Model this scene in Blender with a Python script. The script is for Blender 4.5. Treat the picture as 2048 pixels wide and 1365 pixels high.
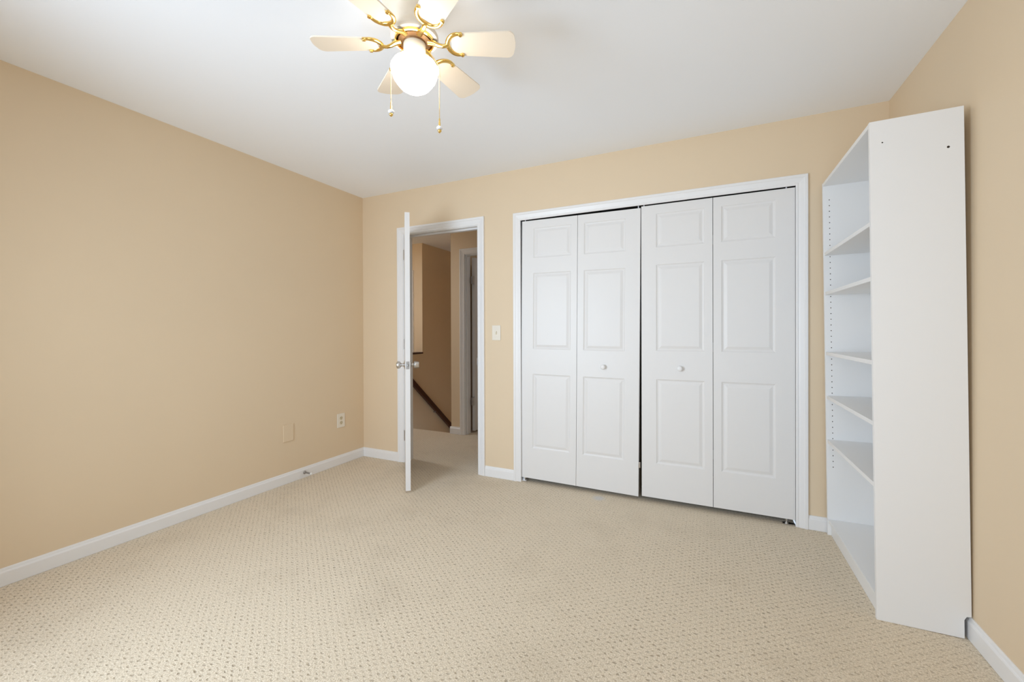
import bpy, bmesh, math
from mathutils import Vector, Matrix

for o in list(bpy.data.objects):
    bpy.data.objects.remove(o)
SC = bpy.context.scene
COL = SC.collection
PI = math.pi

# ------------------------------------------------------------------ camera
# world: back wall y = 0 (room towards -y), left wall x = 0, floor z = 0
ROOM_W, ROOM_H, FRONT_Y = 3.865, 2.44, -3.35
YAW, PITCH, ROLL = 0.44157, -0.00395, -0.00333
cam_d = bpy.data.cameras.new('camera')
cam = bpy.data.objects.new('camera', cam_d)
COL.objects.link(cam)
_r = Vector((math.cos(YAW), math.sin(YAW), 0))
_f = Vector((-math.sin(YAW), math.cos(YAW), 0))
_u = Vector((0, 0, 1))
_f2 = _f * math.cos(PITCH) + _u * math.sin(PITCH)
_u2 = -_f * math.sin(PITCH) + _u * math.cos(PITCH)
_r2 = _r * math.cos(ROLL) + _u2 * math.sin(ROLL)
_u3 = -_r * math.sin(ROLL) + _u2 * math.cos(ROLL)
M = Matrix.Identity(4)
for i in range(3):
    M[i][0], M[i][1], M[i][2] = _r2[i], _u3[i], -_f2[i]
M[0][3], M[1][3], M[2][3] = 2.9677, -2.9797, 1.1735
cam.matrix_world = M
cam_d.sensor_fit = 'HORIZONTAL'
cam_d.sensor_width = 36.0
cam_d.lens = 836.35 / 2048 * 36.0
cam_d.shift_y = (666.74 - 682.5) / 2048
cam_d.clip_start = 0.02
SC.camera = cam

# ------------------------------------------------------------------ world, lights, exposure
SC.view_settings.view_transform = 'Standard'
SC.view_settings.look = 'None'
SC.view_settings.gamma = 1.0
SC.view_settings.use_curve_mapping = False
SC.view_settings.exposure = -0.13
SC.cycles.use_denoising = True
SC.cycles.max_bounces = 14
SC.cycles.diffuse_bounces = 10
SC.cycles.caustics_reflective = False
SC.cycles.caustics_refractive = False
SC.cycles.sample_clamp_indirect = 6.0
W = bpy.data.worlds.new('world')
SC.world = W
W.use_nodes = True
W.node_tree.nodes['Background'].inputs[0].default_value = (0.75, 0.87, 1.0, 1)
W.node_tree.nodes['Background'].inputs[1].default_value = 1.0


def area(name, loc, direction, sx, sy, power, color, spread=PI):
    d = bpy.data.lights.new(name, 'AREA')
    d.shape = 'RECTANGLE'
    d.size, d.size_y = sx, sy
    d.energy = power
    d.color = color
    d.spread = spread
    o = bpy.data.objects.new(name, d)
    o.location = loc
    o.rotation_euler = Vector(direction).to_track_quat('-Z', 'Z').to_euler()
    COL.objects.link(o)
    return o


WIN = (0.55, 1.50, 0.42, 1.90)          # window in the front wall, behind the camera
WIN_ADDED = (2.45, 3.55, 0.42, 1.90)  # second opening, unseen, added to light the ceiling and right side
area('daylight', ((WIN[0] + WIN[1]) / 2, FRONT_Y - 0.10, 1.16), (0.52, 1, -0.10), 0.95, 1.48, 52.0, (0.71, 0.85, 1.0), 2.5)
area('daylight', ((WIN_ADDED[0] + WIN_ADDED[1]) / 2, FRONT_Y - 0.10, 1.16), (0.0, 1, 0.22), 1.10, 1.48, 12.0, (0.70, 0.845, 1.0), 2.7)  # fill through the added opening, aimed upward at the ceiling
GLOBE_EMIT = 14.0                        # glowing glass of the fan light
for n, p, r, w in (('hall_fill', (-0.98, .30, 2.38), .26, 18.0), ('far_room_fill', (1.35, 2.1, 2.38), .20, 3.5)):  # added fill lights without fixtures, brighten the hall and far door
    o = area(n, p, (0, 0, -1), r, r, w, (0.88, 0.94, 1.0))
    o.data.shape = 'DISK'


# ------------------------------------------------------------------ materials
def mat(name, color, rough=0.6, metal=0.0, spec=0.5):
    m = bpy.data.materials.new(name)
    m.use_nodes = True
    b = m.node_tree.nodes['Principled BSDF']
    b.inputs['Base Color'].default_value = (*color, 1)
    b.inputs['Roughness'].default_value = rough
    b.inputs['Metallic'].default_value = metal
    b.inputs['Specular IOR Level'].default_value = spec
    return m


def bumpy(m, scale, strength, dist, stretch=(1, 1, 1), detail=3.0, var=0.0):
    """fine noise bump (and slight colour variation) on a material, in object space"""
    nt = m.node_tree
    b = nt.nodes['Principled BSDF']
    tc = nt.nodes.new('ShaderNodeTexCoord')
    mp = nt.nodes.new('ShaderNodeMapping')
    mp.inputs['Scale'].default_value = stretch
    nz = nt.nodes.new('ShaderNodeTexNoise')
    nz.inputs['Scale'].default_value = scale
    nz.inputs['Detail'].default_value = detail
    bp = nt.nodes.new('ShaderNodeBump')
    bp.inputs['Strength'].default_value = strength
    bp.inputs['Distance'].default_value = dist
    nt.links.new(tc.outputs['Object'], mp.inputs['Vector'])
    nt.links.new(mp.outputs[0], nz.inputs['Vector'])
    nt.links.new(nz.outputs['Fac'], bp.inputs['Height'])
    nt.links.new(bp.outputs[0], b.inputs['Normal'])
    if var:
        n2 = nt.nodes.new('ShaderNodeTexNoise')
        n2.inputs['Scale'].default_value = 1.6
        n2.inputs['Detail'].default_value = 4
        nt.links.new(tc.outputs['Object'], n2.inputs['Vector'])
        c = b.inputs['Base Color'].default_value[:]
        mx = nt.nodes.new('ShaderNodeMix')
        mx.data_type = 'RGBA'
        mx.inputs['A'].default_value = (c[0] * (1 - var), c[1] * (1 - var), c[2] * (1 - var), 1)
        mx.inputs['B'].default_value = (min(1, c[0] * (1 + var)), min(1, c[1] * (1 + var)), min(1, c[2] * (1 + var)), 1)
        nt.links.new(n2.outputs['Fac'], mx.inputs['Factor'])
        nt.links.new(mx.outputs['Result'], b.inputs['Base Color'])
    return m


MT = {}
MT['wall'] = bumpy(mat('tan_wall_paint', (0.745, 0.605, 0.432), 0.55, spec=0.3), 90, 0.08, 0.002, var=0.03)
MT['ceiling'] = bumpy(mat('white_ceiling_paint', (0.895, 0.918, 0.955), 0.85, spec=0.2), 120, 0.06, 0.002)
MT['trim'] = bumpy(mat('white_trim_paint', (0.82, 0.817, 0.82), 0.35), 40, 0.03, 0.001)
MT['door'] = bumpy(mat('white_embossed_door', (0.765, 0.756, 0.750), 0.42), 55, 0.16, 0.0015, stretch=(3.2, 3.2, 0.16), detail=5)
MT['melamine'] = bumpy(mat('white_melamine', (0.82, 0.82, 0.82), 0.42), 30, 0.02, 0.0005)
MT['cream'] = mat('cream_fan_enamel', (0.86, 0.76, 0.62), 0.35)
MT['blade'] = bumpy(mat('cream_fan_blade', (0.84, 0.745, 0.62), 0.45), 30, 0.03, 0.0005, stretch=(0.3, 4, 4))
MT['brass'] = mat('polished_brass', (0.90, 0.62, 0.20), 0.16, 1.0)
MT['bronze'] = mat('dark_motor_metal', (0.20, 0.11, 0.05), 0.45, 0.8)
MT['ceramic'] = mat('white_ceramic', (0.85, 0.86, 0.90), 0.2)
MT['nickel'] = mat('satin_nickel', (0.62, 0.61, 0.60), 0.28, 1.0)
MT['dull_metal'] = mat('dull_steel', (0.40, 0.39, 0.38), 0.45, 1.0)
MT['ivory'] = mat('ivory_plate', (0.80, 0.745, 0.65), 0.35)
MT['almond'] = mat('almond_socket', (0.62, 0.54, 0.37), 0.4)
MT['slot'] = mat('dark_slot', (0.03, 0.025, 0.02), 0.7)
MT['rubber'] = mat('white_rubber', (0.8, 0.8, 0.78), 0.6)
MT['brownwood'] = bumpy(mat('dark_red_brown_wood', (0.055, 0.014, 0.007), 0.35), 20, 0.05, 0.001, stretch=(4, 0.4, 4))
MT['particle'] = mat('brown_particle_board', (0.10, 0.07, 0.045), 0.9)
MT['closet'] = mat('closet_paint', (0.12, 0.10, 0.08), 0.9)
MT['wood_edge'] = mat('bare_wood', (0.20, 0.09, 0.05), 0.8)

g = bpy.data.materials.new('glowing_opal_glass')
g.use_nodes = True
_b = g.node_tree.nodes['Principled BSDF']
_b.inputs['Base Color'].default_value = (0.9, 0.88, 0.84, 1)
_b.inputs['Roughness'].default_value = 0.2
_b.inputs['Emission Color'].default_value = (1.0, 0.925, 0.82, 1)
_b.inputs['Emission Strength'].default_value = GLOBE_EMIT
MT['globe'] = g


def carpet_material():
    m = mat('beige_sculpted_loop_carpet', (0.6, 0.5, 0.37), 0.95, spec=0.1)
    nt = m.node_tree
    b = nt.nodes['Principled BSDF']
    b.inputs['Sheen Weight'].default_value = 0.15
    L = nt.links.new

    def mth(op, a, bb=None, c=None, clamp=False):
        n = nt.nodes.new('ShaderNodeMath')
        n.operation = op
        n.use_clamp = clamp
        for k, v in enumerate((a, bb, c)):
            if v is None:
                continue
            if isinstance(v, (int, float)):
                n.inputs[k].default_value = v
            else:
                L(v, n.inputs[k])
        return n.outputs[0]

    def noise(scale, detail=2.0, rough=0.5):
        n = nt.nodes.new('ShaderNodeTexNoise')
        n.inputs['Scale'].default_value = scale
        n.inputs['Detail'].default_value = detail
        n.inputs['Roughness'].default_value = rough
        L(tc.outputs['Object'], n.inputs['Vector'])
        return n
    tc = nt.nodes.new('ShaderNodeTexCoord')
    nd = noise(45, 2)
    sub = nt.nodes.new('ShaderNodeVectorMath')
    sub.operation = 'SUBTRACT'
    L(nd.outputs['Color'], sub.inputs[0])
    sub.inputs[1].default_value = (0.5, 0.5, 0.5)
    scl = nt.nodes.new('ShaderNodeVectorMath')
    scl.operation = 'SCALE'
    L(sub.outputs[0], scl.inputs[0])
    scl.inputs['Scale'].default_value = 0.016
    add = nt.nodes.new('ShaderNodeVectorMath')
    add.operation = 'ADD'
    L(tc.outputs['Object'], add.inputs[0])
    L(scl.outputs[0], add.inputs[1])
    sp = nt.nodes.new('ShaderNodeSeparateXYZ')
    L(add.outputs[0], sp.inputs[0])
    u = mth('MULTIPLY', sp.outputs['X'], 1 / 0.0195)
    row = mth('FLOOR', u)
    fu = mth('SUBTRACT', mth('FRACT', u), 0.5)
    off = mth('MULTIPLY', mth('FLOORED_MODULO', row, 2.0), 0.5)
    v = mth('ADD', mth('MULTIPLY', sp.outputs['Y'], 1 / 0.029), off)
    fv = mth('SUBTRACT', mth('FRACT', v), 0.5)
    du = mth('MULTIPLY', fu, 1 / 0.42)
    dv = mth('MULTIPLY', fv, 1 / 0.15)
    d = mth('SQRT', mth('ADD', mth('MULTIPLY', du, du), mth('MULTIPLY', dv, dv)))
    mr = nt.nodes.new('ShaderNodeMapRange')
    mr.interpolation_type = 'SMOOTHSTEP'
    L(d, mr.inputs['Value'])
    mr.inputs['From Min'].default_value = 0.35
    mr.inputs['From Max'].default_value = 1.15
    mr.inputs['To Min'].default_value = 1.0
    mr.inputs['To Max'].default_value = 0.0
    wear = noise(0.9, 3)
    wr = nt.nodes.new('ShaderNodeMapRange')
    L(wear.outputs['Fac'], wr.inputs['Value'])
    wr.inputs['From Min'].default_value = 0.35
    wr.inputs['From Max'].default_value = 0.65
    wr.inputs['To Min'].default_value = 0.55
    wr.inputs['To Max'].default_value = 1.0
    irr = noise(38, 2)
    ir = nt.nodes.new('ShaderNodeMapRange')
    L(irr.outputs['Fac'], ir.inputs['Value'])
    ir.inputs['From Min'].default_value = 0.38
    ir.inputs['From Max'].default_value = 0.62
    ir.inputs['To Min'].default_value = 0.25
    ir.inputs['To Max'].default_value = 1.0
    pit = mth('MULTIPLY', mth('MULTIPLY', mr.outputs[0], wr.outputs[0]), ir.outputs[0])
    pile = noise(190, 3, 0.75)
    h = mth('ADD', mth('MULTIPLY', pit, -1.0), mth('MULTIPLY', pile.outputs['Fac'], 0.9))
    bp = nt.nodes.new('ShaderNodeBump')
    bp.inputs['Strength'].default_value = 0.75
    bp.inputs['Distance'].default_value = 0.004
    L(h, bp.inputs['Height'])
    L(bp.outputs[0], b.inputs['Normal'])
    # yarn colour: light and dark strands, dash pattern darkened by painted recess shade, faint old stains
    ramp = nt.nodes.new('ShaderNodeValToRGB')
    ramp.color_ramp.elements[0].position = 0.37
    ramp.color_ramp.elements[0].color = (0.555, 0.455, 0.322, 1)
    ramp.color_ramp.elements[1].position = 0.63
    ramp.color_ramp.elements[1].color = (0.89, 0.785, 0.635, 1)
    L(pile.outputs['Fac'], ramp.inputs[0])
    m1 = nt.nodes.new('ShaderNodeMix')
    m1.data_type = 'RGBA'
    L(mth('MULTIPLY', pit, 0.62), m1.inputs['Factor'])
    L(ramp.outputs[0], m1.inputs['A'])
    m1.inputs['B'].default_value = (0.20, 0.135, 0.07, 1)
    st = noise(2.3, 4, 0.6)
    sr = nt.nodes.new('ShaderNodeMapRange')
    L(st.outputs['Fac'], sr.inputs['Value'])
    sr.inputs['From Min'].default_value = 0.52
    sr.inputs['From Max'].default_value = 0.75
    sr.inputs['To Min'].default_value = 0.0
    sr.inputs['To Max'].default_value = 0.22
    m2 = nt.nodes.new('ShaderNodeMix')
    m2.data_type = 'RGBA'
    L(sr.outputs[0], m2.inputs['Factor'])
    L(m1.outputs['Result'], m2.inputs['A'])
    m2.inputs['B'].default_value = (0.40, 0.32, 0.22, 1)
    # one pale bleached spot in front of the closet
    vd = nt.nodes.new('ShaderNodeVectorMath')
    vd.operation = 'DISTANCE'
    L(add.outputs[0], vd.inputs[0])
    vd.inputs[1].default_value = (2.26, -0.07, 0)
    pr = nt.nodes.new('ShaderNodeMapRange')
    L(vd.outputs['Value'], pr.inputs['Value'])
    pr.inputs['From Min'].default_value = 0.02
    pr.inputs['From Max'].default_value = 0.055
    pr.inputs['To Min'].default_value = 0.85
    pr.inputs['To Max'].default_value = 0.0
    m3 = nt.nodes.new('ShaderNodeMix')
    m3.data_type = 'RGBA'
    L(pr.outputs[0], m3.inputs['Factor'])
    L(m2.outputs['Result'], m3.inputs['A'])
    m3.inputs['B'].default_value = (0.62, 0.60, 0.58, 1)
    L(m3.outputs['Result'], b.inputs['Base Color'])
    return m


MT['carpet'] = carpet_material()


# ------------------------------------------------------------------ mesh helpers
class MB:
    """collects shapes into ONE mesh; several materials by slot index"""

    def __init__(self):
        self.bm = bmesh.new()

    def box(self, x0, x1, y0, y1, z0, z1, bevel=0.0, mi=0):
        bm = self.bm
        P = [(x, y, z) for x in (x0, x1) for y in (y0, y1) for z in (z0, z1)]
        v = [bm.verts.new(p) for p in P]
        fs = [bm.faces.new([v[i] for i in q]) for q in
              ((0, 1, 3, 2), (4, 6, 7, 5), (0, 4, 5, 1), (2, 3, 7, 6), (0, 2, 6, 4), (1, 5, 7, 3))]
        for f in fs:
            f.material_index = mi
        if bevel:
            es = list({e for f in fs for e in f.edges})
            r = bmesh.ops.bevel(bm, geom=es, offset=bevel, segments=2, profile=0.5, affect='EDGES', clamp_overlap=True)
            for f in r['faces']:
                f.material_index = mi
        return self

    def poly(self, pts, mi=0):
        f = self.bm.faces.new([self.bm.verts.new(p) for p in pts])
        f.material_index = mi
        return self

    def lathe(self, prof, seg=32, mi=0, mat4=None, cap=True):
        """prof: list of (r, z) about the z axis"""
        bm = self.bm
        X = mat4 or Matrix.Identity(4)
        rings = []
        for r, z in prof:
            if r < 1e-6:
                rings.append([bm.verts.new(X @ Vector((0, 0, z)))])
            else:
                rings.append([bm.verts.new(X @ Vector((r * math.cos(2 * PI * k / seg), r * math.sin(2 * PI * k / seg), z))) for k in range(seg)])
        for a, b in zip(rings, rings[1:]):
            for k in range(seg):
                k2 = (k + 1) % seg
                if len(a) == 1 and len(b) == 1:
                    continue
                if len(a) == 1:
                    f = bm.faces.new((a[0], b[k], b[k2]))
                elif len(b) == 1:
                    f = bm.faces.new((a[k], b[0], a[k2]))
                else:
                    f = bm.faces.new((a[k], b[k], b[k2], a[k2]))
                f.material_index = mi
        if cap:
            for rg in (rings[0], rings[-1]):
                if len(rg) > 2:
                    bm.faces.new(rg).material_index = mi
        return self

    def tube(self, pts, rad, seg=10, mi=0, flat=1.0, closed_ends=True):
        """tube through points; rad a number or one per point"""
        bm = self.bm
        pts = [Vector(p) for p in pts]
        n = len(pts)
        rad = rad if isinstance(rad, (list, tuple)) else [rad] * n
        rings = []
        ref = Vector((0, 0, 1))
        for i, p in enumerate(pts):
            t = (pts[min(i + 1, n - 1)] - pts[max(i - 1, 0)]).normalized()
            r = ref if abs(t.dot(ref)) < 0.95 else Vector((1, 0, 0))
            a = t.cross(r).normalized()
            b = a.cross(t).normalized()
            rings.append([bm.verts.new(p + a * rad[i] * math.cos(2 * PI * k / seg) + b * rad[i] * flat * math.sin(2 * PI * k / seg)) for k in range(seg)])
        for A, B in zip(rings, rings[1:]):
            for k in range(seg):
                bm.faces.new((A[k], A[(k + 1) % seg], B[(k + 1) % seg], B[k])).material_index = mi
        if closed_ends:
            bm.faces.new(rings[0]).material_index = mi
            bm.faces.new(list(reversed(rings[-1]))).material_index = mi
        return self

    def prism(self, pts, axis, a, b, mi=0):
        """extrude a 2D outline along an axis ('x','y','z') from a to b"""
        def P(p, t):
            return {'x': (t, p[0], p[1]), 'y': (p[0], t, p[1]), 'z': (p[0], p[1], t)}[axis]
        bm = self.bm
        A = [bm.verts.new(P(p, a)) for p in pts]
        B = [bm.verts.new(P(p, b)) for p in pts]
        n = len(pts)
        bm.faces.new(A).material_index = mi
        bm.faces.new(list(reversed(B))).material_index = mi
        for k in range(n):
            bm.faces.new((A[k], B[k], B[(k + 1) % n], A[(k + 1) % n])).material_index = mi
        return self

    def build(self, name, mats, parent=None, smooth=15, loc=(0, 0, 0), rot=(0, 0, 0)):
        bm = self.bm
        bmesh.ops.remove_doubles(bm, verts=bm.verts, dist=1e-5)
        bmesh.ops.recalc_face_normals(bm, faces=bm.faces)
        me = bpy.data.meshes.new(name)
        bm.to_mesh(me)
        bm.free()
        for m in (mats if isinstance(mats, (list, tuple)) else [mats]):
            me.materials.append(m)
        if smooth:
            me.polygons.foreach_set('use_smooth', [True] * len(me.polygons))
            me.set_sharp_from_angle(angle=math.radians(smooth))
        o = bpy.data.objects.new(name, me)
        COL.objects.link(o)
        o.location = loc
        o.rotation_euler = rot
        if parent:
            o.parent = parent
        return o


def tag(o, label=None, cat=None, group=None, kind=None):
    if label:
        o['label'] = label
    if cat:
        o['category'] = cat
    if group:
        o['group'] = group
    if kind:
        o['kind'] = kind
    return o


def empty(name, loc=(0, 0, 0), rot=(0, 0, 0)):
    o = bpy.data.objects.new(name, None)
    o.empty_display_size = 0.1
    o.location = loc
    o.rotation_euler = rot
    COL.objects.link(o)
    return o


def struct(mb, name, m, label, cat, **kw):
    return tag(mb.build(name, m, **kw), label, cat, kind='structure')


# ------------------------------------------------------------------ room shell
TW = 0.115                                   # wall thickness
DX0, DX1, DH = 0.485, 1.253, 2.045           # bedroom doorway
CX0, CX1, CH = 1.637, 3.432, 2.037           # closet opening
HX0 = -2.0                                   # hall extents
HY = 1.074                                   # hall door wall
SX = -0.739                                  # stair wall plane
SY = 1.87                                    # far hall wall

f = MB()
for (x0, x1, y0, y1) in ((0, ROOM_W, FRONT_Y, 0), (DX0 - .02, DX1 + .02, 0, TW), (CX0, CX1, 0, TW), (1.45, ROOM_W, TW, 0.75),
                         (HX0, 1.45, TW, HY + .016), (HX0, SX - .12, HY + .016, SY), (0.275, 2.4, HY + .016, 2.9)):
    f.poly([(x0, y0, 0), (x1, y0, 0), (x1, y1, 0), (x0, y1, 0)])
for (x0, x1, y0, y1) in ((0, ROOM_W, FRONT_Y, 0), (SX, .275, HY - .1, HY + .016)):
    f.box(x0, x1, y0, y1, -0.12, -0.002)
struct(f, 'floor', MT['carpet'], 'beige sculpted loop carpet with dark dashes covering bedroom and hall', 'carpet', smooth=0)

c = MB()
c.box(-0.12, ROOM_W + .12, FRONT_Y - .12, TW, ROOM_H, ROOM_H + .1)
struct(c, 'ceiling', MT['ceiling'], 'smooth white bedroom ceiling around the fan', 'ceiling', smooth=0)
c = MB()
c.box(HX0 - .1, 2.4, TW, 3.6, ROOM_H, ROOM_H + .1)
struct(c, 'ceiling_hall', MT['ceiling'], 'grey shaded ceiling of the hall seen through the doorway', 'ceiling', smooth=0)

w = MB().box(-0.12, 0, FRONT_Y - .12, TW, 0, ROOM_H)
struct(w, 'wall_left', MT['wall'], 'long plain tan wall on the left with outlet plates', 'wall', smooth=0)
w = MB().box(ROOM_W, ROOM_W + .12, FRONT_Y - .12, .87, 0, ROOM_H)
struct(w, 'wall_right', MT['wall'], 'brightly lit tan wall behind the white bookcase', 'wall', smooth=0)
w = MB()
w.box(0, DX0 - .02, 0, TW, 0, ROOM_H)
w.box(DX0 - .02, DX1 + .02, 0, TW, DH + .02, ROOM_H)
w.box(DX1 + .02, CX0 - .018, 0, TW, 0, ROOM_H)
w.box(CX0 - .018, CX1 + .018, 0, TW, CH + .045, ROOM_H)
w.box(CX1 + .018, ROOM_W, 0, TW, 0, ROOM_H)
struct(w, 'wall_back', MT['wall'], 'tan wall holding the doorway and the closet', 'wall', smooth=0)
w = MB()
x0, x1, z0, z1 = WIN
X0, X1, _, _ = WIN_ADDED
w.box(-.12, x0, FRONT_Y - .12, FRONT_Y, 0, ROOM_H)
w.box(x1, X0, FRONT_Y - .12, FRONT_Y, 0, ROOM_H)
w.box(X1, ROOM_W + .12, FRONT_Y - .12, FRONT_Y, 0, ROOM_H)
for a, b in ((x0, x1), (X0, X1)):
    w.box(a, b, FRONT_Y - .12, FRONT_Y, 0, z0)
    w.box(a, b, FRONT_Y - .12, FRONT_Y, z1, ROOM_H)
struct(w, 'wall_front', MT['wall'], 'tan wall behind the camera with a window opening and an added second one', 'wall', smooth=0)
for n, (a, b) in enumerate(((x0, x1), (X0, X1))):
    t = MB()
    y0, y1 = FRONT_Y - .06, FRONT_Y - .03
    t.box(a, a + .03, y0, y1, z0, z1).box(b - .03, b, y0, y1, z0, z1)
    t.box(a + .03, b - .03, y0, y1, z0, z0 + .03).box(a + .03, b - .03, y0, y1, z1 - .03, z1)
    t.box(a + .03, b - .03, y0, y1, 1.14, 1.17)
    struct(t, 'window_%d' % (n + 1), MT['trim'], ('white sash window left' if n == 0 else 'added unseen white sash window right') + ' of the camera in the wall behind it', 'window', smooth=0)


def baseboard(name, label, p0, p1, h=0.083, t=0.0125):
    """profile swept from p0 to p1 along a wall; the room lies to the right of p0->p1"""
    p0, p1 = Vector((*p0, 0)), Vector((*p1, 0))
    d = (p1 - p0).normalized()
    n = Vector((d.y, -d.x, 0))
    prof = [(0, 0.001), (t, 0.001), (t, h * .74), (t * .86, h * .80), (t * .62, h * .84), (t * .5, h * .93), (t * .36, h * .985), (t * .2, h), (0, h)]
    mb = MB()
    A = [mb.bm.verts.new(p0 + n * a + Vector((0, 0, z))) for a, z in prof]
    B = [mb.bm.verts.new(p1 + n * a + Vector((0, 0, z))) for a, z in prof]
    mb.bm.faces.new(A)
    mb.bm.faces.new(list(reversed(B)))
    k = len(prof)
    for i in range(k):
        mb.bm.faces.new((A[i], B[i], B[(i + 1) % k], A[(i + 1) % k]))
    return struct(mb, name, MT['trim'], label, 'baseboard', smooth=0)


baseboard('baseboard_left', 'long white baseboard along the left wall', (0, FRONT_Y), (0, 0))
baseboard('baseboard_back', 'short white baseboard between left corner and doorway', (0, 0), (0.421, 0))
baseboard('baseboard_back', 'short white baseboard between doorway and closet casing', (1.317, 0), (1.576, 0))
baseboard('baseboard_back', 'short white baseboard between closet casing and bookcase', (3.492, 0), (ROOM_W, 0))
baseboard('baseboard_right', 'white baseboard running along the right wall past the bookcase', (ROOM_W, 0), (ROOM_W, FRONT_Y))


def casing(name, label, a, b, top, w, y=0.0, thick=0.017, bottom=0.0):
    """mitred door casing round an opening a..b x bottom..top, standing off the wall plane y towards -y"""
    prof = [(0, 0), (0, .35), (.06, .50), (.16, .52), (.24, .40), (.34, .52), (.52, .66), (.68, .78), (.74, .98), (.86, 1.0), (.97, 1.0), (1.0, .9), (1.0, 0)]
    mb = MB()
    rows = []
    for t, dp in prof:
        t *= w
        yy = y - dp * thick
        rows.append([mb.bm.verts.new(p) for p in ((a - t, yy, bottom), (a - t, yy, top + t), (b + t, yy, top + t), (b + t, yy, bottom))])
    for A, B in zip(rows, rows[1:]):
        for k in range(3):
            mb.bm.faces.new((A[k], B[k], B[k + 1], A[k + 1]))
    mb.bm.faces.new([r[0] for r in rows])
    mb.bm.faces.new([r[3] for r in rows])
    return struct(mb, name, MT['trim'], label, 'door casing', smooth=0)


casing('trim_1', 'white casing around the open bedroom doorway', DX0, DX1, DH, 0.063, bottom=.001)
j = MB()
j.box(DX0 - .02, DX0 + .006, 0, TW, .001, DH + .02)
j.box(DX1 - .006, DX1 + .02, 0, TW, .001, DH + .02)
j.box(DX0 + .006, DX1 - .006, 0, TW, DH - .006, DH + .02)
j.box(DX0 + .006, DX0 + .018, .045, .08, .001, DH - .006)
j.box(DX1 - .018, DX1 - .006, .045, .08, .001, DH - .006)
j.box(DX0 + .018, DX1 - .018, .045, .08, DH - .018, DH - .006)
jamb = struct(j, 'trim_2', MT['trim'], 'white jamb lining inside the bedroom doorway', 'door jamb', smooth=0)
MB().box(DX1 - .009, DX1 - .0055, -.006, .032, .900, .958, bevel=.001).build('strike_plate', MT['nickel'], jamb)
casing('trim_3', 'wide white casing around the four closet doors', CX0, CX1, CH, 0.060, bottom=.001)
j = MB()
j.box(CX0 - .018, CX0 - .012, 0, TW, .001, CH + .045)
j.box(CX1 + .008, CX1 + .018, 0, TW, .001, CH + .045)
j.box(CX0 - .012, CX1 + .008, 0, TW, CH + .025, CH + .045)
struct(j, 'trim_4', MT['trim'], 'white jamb lining of the closet opening', 'closet jamb', smooth=0)
t = MB().box(CX0 - .011, CX1 + .007, .001, .110, CH + .010, CH + .025)
struct(t, 'trim_5', MT['slot'], 'dark slim track above the closet doors', 'closet track', smooth=0)

# closet interior
w = MB()
w.box(1.40, 1.45, TW, .80, 0, ROOM_H)
w.box(1.45, ROOM_W, .75, .80, 0, ROOM_H)
w.box(1.40, ROOM_W, TW, .80, ROOM_H - .02, ROOM_H)
struct(w, 'wall_closet', MT['closet'], 'dark closet interior behind the white bifold doors', 'wall', smooth=0)

# ------------------------------------------------------------------ hall
w = MB()
HCX0, HCX1, HCH = 0.458, 1.17, 2.052         # hall door opening
w.box(0.275, HCX0 - .01, HY, HY + TW, 0, ROOM_H)
w.box(HCX1 + .01, 2.4, HY, HY + TW, 0, ROOM_H)
w.box(HCX0 - .01, HCX1 + .01, HY, HY + TW, HCH + .012, ROOM_H)
struct(w, 'wall_hall_back', MT['wall'], 'narrow tan hall wall holding the far door', 'wall', smooth=0)
w = MB()
w.box(SX - .12, SX, HY - 1.2, SY, -2.6, 0.862)
w.box(SX - .12, SX, SY, 3.6, -2.6, ROOM_H)
struct(w, 'wall_hall_stair', MT['wall'], 'shaded tan stair wall with sloping dark handrail', 'wall', smooth=0)
t = MB().box(SX - .135, SX + .015, HY - 1.2, SY, .862, .884, bevel=.004)
struct(t, 'trim_6', MT['brownwood'], 'thin dark wood cap on the half wall by the stairs', 'wall cap', smooth=30)
w = MB().box(HX0, SX - .12, SY, SY + .1, 0, ROOM_H)
struct(w, 'wall_hall_far', MT['wall'], 'lighter tan wall above the half wall cap', 'wall', smooth=0)
w = MB()
w.box(HX0 - .1, HX0, TW, SY + .1, 0, ROOM_H)
w.box(HX0 - .1, -.12, TW - .1, TW, 0, ROOM_H)
w.box(2.4, 2.5, TW, 3.6, 0, ROOM_H)
w.box(1.40, 2.4, .80, .9, 0, ROOM_H)
w.box(SX - .12, 2.4, 3.6, 3.7, -2.6, ROOM_H)
w.box(.275, .34, HY + TW, 3.6, -2.6, ROOM_H)
w.box(SX, .275, HY + .016, 3.6, -2.6, -2.5)
struct(w, 'wall_hall_side', MT['wall'], 'tan enclosing hall and stairwell walls out of view', 'wall', smooth=0)
casing('trim_7', 'white casing edge on the far hall wall', -1.80, -0.95, 2.0, .06, y=SY)
casing('trim_8', 'white casing of the hall door seen through the doorway', HCX0, HCX1, HCH, .058, y=HY, bottom=.001)
j = MB()
j.box(HCX0 - .01, HCX0 + .008, HY, HY + TW, .001, HCH + .012)
j.box(HCX1 - .008, HCX1 + .01, HY, HY + TW, .001, HCH + .012)
j.box(HCX0 + .008, HCX1 - .008, HY, HY + TW, HCH - .006, HCH + .012)
j.box(HCX0 + .008, HCX0 + .018, HY + .03, HY + .065, .001, HCH - .006)
j.box(HCX0 + .018, HCX1 - .018, HY + .03, HY + .065, HCH - .016, HCH - .006)
struct(j, 'trim_9', MT['trim'], 'white jamb lining of the hall door', 'door jamb', smooth=0)
baseboard('baseboard_hall', 'tiny white baseboard piece beside the hall door casing', (.262, HY), (.399, HY))

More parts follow.
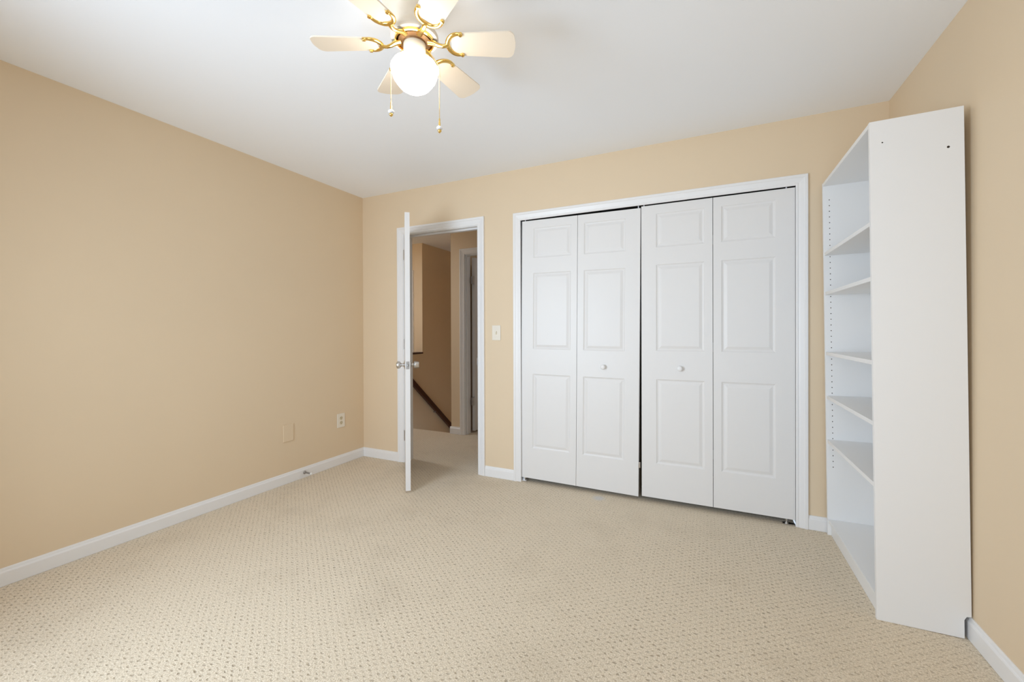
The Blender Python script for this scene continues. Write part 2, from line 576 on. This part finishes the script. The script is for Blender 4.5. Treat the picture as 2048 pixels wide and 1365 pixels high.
rail_a, rail_b = Vector((SX, 1.30, .735)), Vector((SX, 2.95, -.665))
hr = empty('handrail', (SX + .03, 2.1, .06))
d = (rail_b - rail_a).normalized()
mb = MB()
up = Vector((0, -d.z, d.y))
sec = [(-.02, -.033), (.02, -.033), (.024, -.02), (.024, .022), (.014, .034), (-.014, .034), (-.02, .022)]
off = Vector((.045, 0, 0))
ra = [mb.bm.verts.new(rail_a + off + Vector((1, 0, 0)) * p + up * q - hr.location) for p, q in sec]
rb = [mb.bm.verts.new(rail_b + off + Vector((1, 0, 0)) * p + up * q - hr.location) for p, q in sec]
mb.bm.faces.new(ra)
mb.bm.faces.new(list(reversed(rb)))
for k in range(len(sec)):
    mb.bm.faces.new((ra[k], rb[k], rb[(k + 1) % len(sec)], ra[(k + 1) % len(sec)]))
mb.build('rail', MT['brownwood'], hr, smooth=30)
for s in (.15, .5, .85):
    p = rail_a.lerp(rail_b, s) - hr.location
    MB().tube([p + Vector((0.0, 0, -.05)), p + Vector((.03, 0, -.052)), p + Vector((.045, 0, -.025))], .006, 8).build('bracket', MT['dull_metal'], hr)
tag(hr, 'dark red-brown wooden handrail sloping down the stair wall', 'handrail')


# ------------------------------------------------------------------ panelled doors
def panel_leaf(mb, x0, x1, z0, z1, yf, yb, panels, both=False):
    """slab with moulded raised panels on the yf face (and on yb)"""
    prof = [(0, 0), (.006, .0045), (.012, .0062), (.016, .0060), (.030, .0015), (.034, .0005)]
    bm = mb.bm

    def side(y, sgn):
        xs = sorted({x0, x1} | {p[0] for p in panels} | {p[1] for p in panels})
        zs = sorted({z0, z1} | {p[2] for p in panels} | {p[3] for p in panels})
        for xa, xb in zip(xs, xs[1:]):
            for za, zb in zip(zs, zs[1:]):
                hit = [p for p in panels if abs(p[0] - xa) < 1e-6 and abs(p[1] - xb) < 1e-6 and abs(p[2] - za) < 1e-6 and abs(p[3] - zb) < 1e-6]
                if not hit or not sgn:
                    mb.poly([(xa, y, za), (xb, y, za), (xb, y, zb), (xa, y, zb)])
                    continue
                loops = [[(xa + i, y + sgn * dd, za + i), (xb - i, y + sgn * dd, za + i), (xb - i, y + sgn * dd, zb - i), (xa + i, y + sgn * dd, zb - i)] for i, dd in prof]
                for A, B in zip(loops, loops[1:]):
                    for k in range(4):
                        mb.poly([A[k], A[(k + 1) % 4], B[(k + 1) % 4], B[k]])
                mb.poly(loops[-1])
        return xs, zs
    s = 1 if yb > yf else -1
    xs, zs = side(yf, s)
    side(yb, -s if both else 0)
    for za, zb in zip(zs, zs[1:]):
        for x in (x0, x1):
            mb.poly([(x, yf, za), (x, yb, za), (x, yb, zb), (x, yf, zb)])
    for xa, xb in zip(xs, xs[1:]):
        for z in (z0, z1):
            mb.poly([(xa, yf, z), (xb, yf, z), (xb, yb, z), (xa, yb, z)])
    return mb


PZ = [(.247, .823), (1.014, 1.600), (1.716, 1.946)]     # panel heights above the leaf bottom reference


def bifold(name, label, x, z, wl, mirror_knob, tilt):
    """pair of hinged leaves; local x 0..2wl, door bottom at local z = 0"""
    root = tag(empty(name, (x, .006, z), (0, tilt, 0)), label, 'closet door', 'closet bifold pairs', 'structure')
    H = 1.994
    gap = .0015
    for k in (0, 1):
        a, b = k * wl + gap, (k + 1) * wl - gap
        if k == 0:
            pa, pb = a + .096, b - .047
        else:
            pa, pb = a + .047, b - .100
        mb = panel_leaf(MB(), a, b, 0, H, 0, .034, [(pa, pb, q0 - .012, q1 - .012) for q0, q1 in PZ])
        leaf = mb.build('leaf', MT['door'], root, smooth=0)
        if k == mirror_knob:
            kx = (pa + pb) / 2
            R = Matrix.Translation((kx, 0, .888)) @ Matrix.Rotation(PI / 2, 4, 'X')
            MB().lathe([(.008, -.001), (.008, .010), (.009, .013), (.0155, .017), (.0175, .022), (.0165, .027), (.011, .030), (0, .0312)], 24, mat4=R).build('knob', MT['trim'], leaf, smooth=50)
    for hz in (.3, 1.0, 1.7):
        MB().box(wl - .03, wl + .03, .0342, .036, hz, hz + .06).build('hinge', MT['dull_metal'], root)
    return root


WL = .4455
LZ, RZ = 0.030, 0.036
d2 = bifold('door_2', 'left pair of white panelled bifold closet doors, nearer the doorway', CX0 - .010, LZ + .006, .447, 1, 0.0095)
d3 = bifold('door_3', 'right pair of white panelled bifold closet doors, nearer the bookcase', 2.5415, RZ, WL, 0, 0.0)
# pivots, pins and aligners
for root, xp, xg in ((d2, .024, 2 * WL - .014), (d3, 2 * WL - .045, .018)):
    b = MB()
    s = -1 if root is d2 else 1
    zf = -.030 if root is d2 else -.034
    b.box(min(xp - .02 * s, xp + .045 * s), max(xp - .02 * s, xp + .045 * s) if root is d3 else xp + .02, .004, .030, zf, zf + .003)
    b.tube([(xp, .017, zf), (xp, .017, 0)], .005, 10)
    b.tube([(xp, .017, zf + .003), (xp, .017, zf + .010)], .010, 10)
    b.build('pivot_bracket', MT['ceramic'] if root is d2 else MT['nickel'], root)
    MB().tube([(xg, .012, 1.994), (xg, .012, 2.014)], .004, 10).build('top_pin', MT['ceramic'], root)
    MB().tube([(xp, .012, 1.994), (xp, .012, 2.012)], .004, 10).build('top_pin', MT['ceramic'], root)
al = MB().box(2 * WL - .005, 2 * WL + .012, .012, .030, .195, .235, bevel=.002).build('aligner', MT['nickel'], d2)

# bedroom door, standing half open into the room
DW = DX1 - DX0 - .018
ang = math.atan2(-.590, .495)
d1 = tag(empty('door_1', (DX0 + .008, 0.0, .018), (0, 0, ang)), 'white bedroom door standing half open, seen edge-on, with satin knobs', 'door', kind='structure')
six = []
sw, mid = .112, .10
pw = (DW - 2 * sw - mid) / 2
for q0, q1 in PZ:
    for xa in (sw, sw + pw + mid):
        six.append((xa, xa + pw, q0, q1))
mb = panel_leaf(MB(), 0.0, DW, 0, 2.022, 0, .035, six, both=True)
mb.build('leaf', MT['door'], d1, smooth=0)
for s in (-1, 1):
    y0 = 0 if s < 0 else .035
    R = Matrix.Translation((DW - .060, y0, .912)) @ Matrix.Rotation(PI / 2 if s < 0 else -PI / 2, 4, 'X')
    if s < 0:
        prof = [(.033, -.001), (.033, .003), (.028, .006), (.020, .008), (.012, .012), (.011, .026), (.014, .030), (.023, .034), (.027, .042), (.027, .050), (.024, .058), (.015, .063), (0, .064)]
    else:
        prof = [(.033, -.001), (.033, .003), (.028, .006), (.020, .008), (.012, .012), (.011, .024), (.013, .026), (.026, .030), (.027, .034), (.024, .060), (.022, .064), (.010, .065), (.008, .063), (0, .063)]
    MB().lathe(prof, 32, mat4=R).build('knob', MT['nickel'], d1, smooth=40)
lp = MB().box(DW - .0005, DW + .0012, .006, .029, .884, .940, bevel=.001)
lp.box(DW, DW + .010, .012, .023, .903, .921, bevel=.002)
lp.build('latch_plate', MT['dull_metal'], d1)
for hz in (.18, 1.0, 1.80):
    MB().tube([(-.004, -.005, hz), (-.004, -.005, hz + .09)], .005, 10).build('hinge', MT['nickel'], d1)

# hall door, open into the far room
d4 = tag(empty('door_4', (.470, HY + TW + .030, .022)), 'white hall door standing open beyond the doorway', 'door', kind='structure')
MB().box(0, .035, 0, .74, 0, 2.01, bevel=.001).build('leaf', MT['door'], d4)
for hz in (.30, 1.70):
    MB().box(.008, .034, -.034, .001, hz, hz + .09, bevel=.001).tube([(.034, -.014, hz), (.034, -.014, hz + .09)], .006, 10).build('hinge', MT['nickel'], d4)


# ------------------------------------------------------------------ bookcase (leans very slightly off the wall)
def bool_cut(o, cutters_mb, cut_mat):
    co = cutters_mb.build('cutter', cut_mat, o.parent, smooth=0)
    md = o.modifiers.new('b', 'BOOLEAN')
    md.operation = 'DIFFERENCE'
    md.solver = 'EXACT'
    md.material_mode = 'TRANSFER'
    md.object = co
    bpy.context.view_layer.update()
    dg = bpy.context.evaluated_depsgraph_get()
    dg.update()
    me = bpy.data.meshes.new_from_object(o.evaluated_get(dg))
    o.modifiers.remove(md)
    o.data = me
    bpy.data.objects.remove(co)


BW, BD, BH, TH = 0.795, 0.281, 2.018, 0.016
bc = tag(empty('bookcase', (3.579, -.4225, 0), (0, -.0118, 0)), 'tall white empty bookcase with open shelves standing in the right corner', 'bookcase')
notch = [(0, 0), (BD - .020, 0), (BD - .020, .070), (BD - .014, .083), (BD, .086), (BD, BH), (0, BH)]
for s in (-1, 1):
    ya, yb = (-BW / 2, -BW / 2 + TH) if s < 0 else (BW / 2 - TH, BW / 2)
    mb = MB()
    A = [mb.bm.verts.new((p, ya, q)) for p, q in notch]
    B = [mb.bm.verts.new((p, yb, q)) for p, q in notch]
    mb.bm.faces.new(A)
    mb.bm.faces.new(list(reversed(B)))
    for k in range(len(notch)):
        mb.bm.faces.new((A[k], B[k], B[(k + 1) % len(notch)], A[(k + 1) % len(notch)]))
    side = mb.build('side_panel', MT['melamine'], bc, smooth=0)
    cut = MB()
    inner = yb if s < 0 else ya
    for col in (.030, .245):
        for i in range(48):
            R = Matrix.Translation((col, inner, .392 + .0325 * i)) @ Matrix.Rotation(PI / 2, 4, 'X')
            cut.lathe([(.0027, -.008), (.0027, .008)], 8, mat4=R)
    if s < 0:
        for px, pz, pr in ((.040, 1.928, .0028), (.236, 1.871, .0045)):
            R = Matrix.Translation((px, ya, pz)) @ Matrix.Rotation(PI / 2, 4, 'X')
            cut.lathe([(pr, -.006), (pr, .006)], 10, mat4=R)
    bool_cut(side, cut, MT['particle'])
yi = BW / 2 - TH - .0005
MB().box(.001, BD, -yi, yi, BH - .018, BH, bevel=.0008).build('top_board', MT['melamine'], bc)
MB().box(BD - .006, BD - .002, -yi, yi, .09, BH - .018).build('back_panel', MT['melamine'], bc)
MB().box(.004, BD - .007, -yi, yi, .072, .090, bevel=.0008).build('bottom_board', MT['melamine'], bc)
MB().box(.016, .032, -yi, yi, .0, .0715, bevel=.0008).build('kick_plate', MT['melamine'], bc)
for z in (1.602, 1.376, 1.032, .782, .530):
    MB().box(.004, BD - .008, -yi, yi, z, z + .018, bevel=.0008).build('shelf', MT['melamine'], bc)

# ------------------------------------------------------------------ wall plates, door stop
sw = tag(empty('light_switch', (1.4225, 0, 1.163)), 'ivory light switch plate between the doorway and the closet', 'light switch')
MB().box(-.0385, .0385, -.006, -.0002, -.060, .060, bevel=.003).build('plate', MT['ivory'], sw)
MB().box(-.006, .006, -.0066, -.0055, -.013, .013).build('toggle_slot', MT['almond'], sw)
MB().prism([(-.0065, -.004), (-.016, .006), (-.0155, .011), (-.0065, .006)], 'x', -.0045, .0045).build('toggle', MT['ivory'], sw)
for z in (-.03, .03):
    MB().lathe([(.003, 0), (.003, .0008), (0, .001)], 12, mat4=Matrix.Translation((0, -.006, z)) @ Matrix.Rotation(PI / 2, 4, 'X')).build('screw', MT['ivory'], sw)

ot = tag(empty('wall_outlet', (0, -.272, .388)), 'ivory duplex outlet low on the left wall, nearer the corner', 'outlet')
MB().box(.0002, .006, -.043, .043, -.062, .062, bevel=.003).build('plate', MT['ivory'], ot)
for z in (-.0205, .0205):
    R = Matrix.Translation((.0055, 0, z)) @ Matrix.Rotation(PI / 2, 4, 'Y')
    s_ = MB().lathe([(.0165, 0), (.0165, .0012), (.015, .0016), (0, .0016)], 20, mat4=R).build('socket', MT['almond'], ot)
    h = MB()
    h.box(.0068, .0074, -.008, -.0055, z, z + .008).box(.0068, .0074, .0055, .008, z, z + .008)
    h.lathe([(.0025, 0), (.0025, .0008), (0, .0008)], 10, mat4=Matrix.Translation((.0068, 0, z - .007)) @ Matrix.Rotation(PI / 2, 4, 'Y'))
    h.build('slots', MT['slot'], s_)
MB().lathe([(.003, 0), (.003, .0008), (0, .001)], 12, mat4=Matrix.Translation((.006, 0, 0)) @ Matrix.Rotation(PI / 2, 4, 'Y')).build('screw', MT['ivory'], ot)

bp = tag(empty('blank_plate', (0, -.787, .390)), 'blank cover plate painted tan on the left wall, left of the outlet', 'cover plate')
MB().box(.0002, .007, -.0445, .0445, -.066, .066, bevel=.003).build('plate', MT['wall'], bp)
for z in (-.042, .042):
    MB().lathe([(.003, 0), (.003, .0006), (0, .0008)], 12, mat4=Matrix.Translation((.007, 0, z)) @ Matrix.Rotation(PI / 2, 4, 'Y')).build('screw', MT['wall'], bp)

ds = tag(empty('door_stop', (.0125, -.650, .042)), 'small spring door stop with white tip on the left baseboard', 'door stop')
MB().lathe([(.014, 0), (.014, .002), (.009, .006), (.006, .008)], 20, mat4=Matrix.Rotation(PI / 2, 4, 'Y')).build('base', MT['dull_metal'], ds)
pts = []
for k in range(0, 14 * 10 + 1):
    a = 2 * PI * k / 10
    pts.append((.007 + .062 * k / 140, .0048 * math.cos(a), .0048 * math.sin(a)))
MB().tube(pts, .0014, 5).build('spring', MT['dull_metal'], ds, smooth=80)
MB().lathe([(.006, .067), (.0085, .070), (.0085, .080), (.006, .084), (0, .0845)], 18, mat4=Matrix.Rotation(PI / 2, 4, 'Y')).build('rubber_tip', MT['rubber'], ds, smooth=50)

# ------------------------------------------------------------------ ceiling fan
FAN = (1.955, -1.695)
fan = tag(empty('ceiling_fan', (*FAN, ROOM_H)), 'cream six-blade ceiling fan with brass arms and a glowing globe light', 'ceiling fan')
MB().lathe([(0, 0), (.122, 0), (.124, -.006), (.120, -.022), (.108, -.040), (.090, -.062), (.078, -.085), (.073, -.104), (.074, -.118), (.082, -.132), (.089, -.142), (.090, -.152), (.087, -.158), (.070, -.158)], 48, cap=False).build('motor_housing', MT['cream'], fan, smooth=50)
MB().lathe([(.072, -.150), (.074, -.158), (.073, -.166), (.068, -.168), (.064, -.160), (.064, -.150)], 48, cap=False).build('brass_ring', MT['brass'], fan, smooth=40)
m = MB().lathe([(0, -.150), (.063, -.150), (.060, -.166), (.044, -.170), (.040, -.178), (0, -.178)], 40)
m.build('motor_plate', MT['bronze'], fan, smooth=30)
MB().lathe([(0, -.172), (.040, -.172), (.0415, -.176), (.0415, -.228), (.039, -.231), (0, -.231)], 40).build('switch_housing', MT['cream'], fan, smooth=40)
MB().lathe([(.030, -.229), (.044, -.229), (.0455, -.232), (.044, -.236), (.030, -.236)], 40).build('fitter_ring', MT['brass'], fan, smooth=40)
gp = [(.034, -.232), (.042, -.2355), (.056, -.238), (.070, -.243), (.081, -.251), (.0875, -.262), (.0880, -.2665), (.0892, -.268), (.0892, -.272), (.0880, -.2735),
      (.0855, -.286), (.0805, -.300), (.0785, -.3030), (.0790, -.3046), (.0772, -.3062), (.068, -.321), (.055, -.336), (.038, -.347), (.018, -.3525), (0, -.354)]
MB().lathe(gp, 48, cap=False).build('globe', MT['globe'], fan, smooth=50)


def blade_mesh():
    mb = MB()
    out = []
    r0, r1 = .141, .384
    for side in (1, -1):
        seq = []
        for k in range(0, 9):                       # root end, rounded
            a = PI / 2 * k / 8
            seq.append((r0 + .022 * (1 - math.cos(a)), .026 + .022 * math.sin(a)))
        for k in range(0, 9):                       # tip corner
            a = PI / 2 * k / 8
            seq.append((r1 - .005 - .026 + .026 * math.sin(a), .0575 - .026 + .026 * math.cos(a)))
        seq.append((r1 - .001, .010))
        pts = [(x, y * side) for x, y in seq]
        out += pts if side > 0 else list(reversed(pts))
    mb.prism(out, 'z', -.0025, .0025)
    return mb


def iron_mesh():
    """brass arm ending in a horseshoe that grips the blade root"""
    mb = MB()
    mb.tube([(.050, 0, .004), (.062, 0, .003), (.075, 0, -.001), (.090, 0, -.009), (.106, 0, -.0135), (.116, 0, -.0125), (.126, 0, -.008)],
            [.013, .0135, .012, .0095, .008, .0085, .0105], 12, flat=.7)
    pts, rad = [], []
    n = 22
    for k in range(n + 1):
        a = -PI * .58 + 2 * PI * .58 * k / n
        pts.append((.168 - .042 * math.cos(a), .0455 * math.sin(a), -.0062))
        rad.append(.0062 + .0030 * math.cos(a * .85))
    mb.tube(pts, rad, 12, flat=.75)
    for p in (pts[0], pts[-1]):
        mb.lathe([(.0075, .003), (.0082, -.002), (.0065, -.0065), (0, -.008)], 14, mat4=Matrix.Translation((p[0], p[1], p[2])))
    return mb


B0 = bpy.data.meshes
blade_o = blade_mesh().build('blade', MT['blade'], fan, smooth=30)
iron_o = iron_mesh().build('blade_arm', MT['brass'], fan, smooth=45)
PITCH_B = math.radians(-11)
for k in range(6):
    a = math.radians(26 + 60 * k)
    for src in (blade_o, iron_o):
        o = src if k == 0 else src.copy()
        if k:
            COL.objects.link(o)
            o.parent = fan
        o.location = (0, 0, -.172 if src is blade_o else -.168)
        o.rotation_euler = (Matrix.Rotation(a, 4, 'Z') @ Matrix.Rotation(PITCH_B, 4, 'X')).to_euler()


def pull_chain(side, rr, zend):
    base = Vector((_r.x, _r.y, 0)) * side
    pts = [base * .040 + Vector((0, 0, -.190)), base * .050 + Vector((0, 0, -.196)), base * .070 + Vector((0, 0, -.222)), base * (rr - .006) + Vector((0, 0, -.247)), base * rr + Vector((0, 0, -.262))]
    top = zend + .052
    z = -.270
    while z > top:
        pts.append(base * rr + Vector((0, 0, z)))
        z -= .020
    pts.append(base * rr + Vector((0, 0, top)))
    # beads: radius pulses along a resampled path
    path, rad = [], []
    for a, b in zip(pts, pts[1:]):
        nseg = max(1, int((b - a).length / .0016))
        for i in range(nseg):
            path.append(a.lerp(b, i / nseg))
            rad.append((.0016, .0007)[len(path) % 2])
    path.append(pts[-1])
    rad.append(.0012)
    ch = MB().tube(path, rad, 6).build('pull_chain', MT['brass'], fan, smooth=60)
    T = Matrix.Translation(base * rr)
    MB().lathe([(0, top + .004), (.0025, top + .003), (.0032, top - .002), (.0028, top - .010), (.004, top - .013), (.0036, top - .024), (.005, top - .027), (.004, top - .029)], 18, mat4=T).build('ferrule', MT['brass'], ch, smooth=50)
    MB().lathe([(.003, top - .027), (.009, top - .0285), (.0115, top - .0315), (.0115, top - .035), (.008, top - .038), (.003, top - .0385)], 20, mat4=T).build('ceramic_disc', MT['ceramic'], ch, smooth=50)
    MB().lathe([(.003, top - .0375), (.0065, top - .040), (.0078, top - .044), (.006, top - .048), (.003, top - .050), (.002, top - .052), (0, top - .0525)], 18, mat4=T).build('finial', MT['brass'], ch, smooth=50)


pull_chain(-1, .0905, -.447)
pull_chain(1, .0935, -.510)
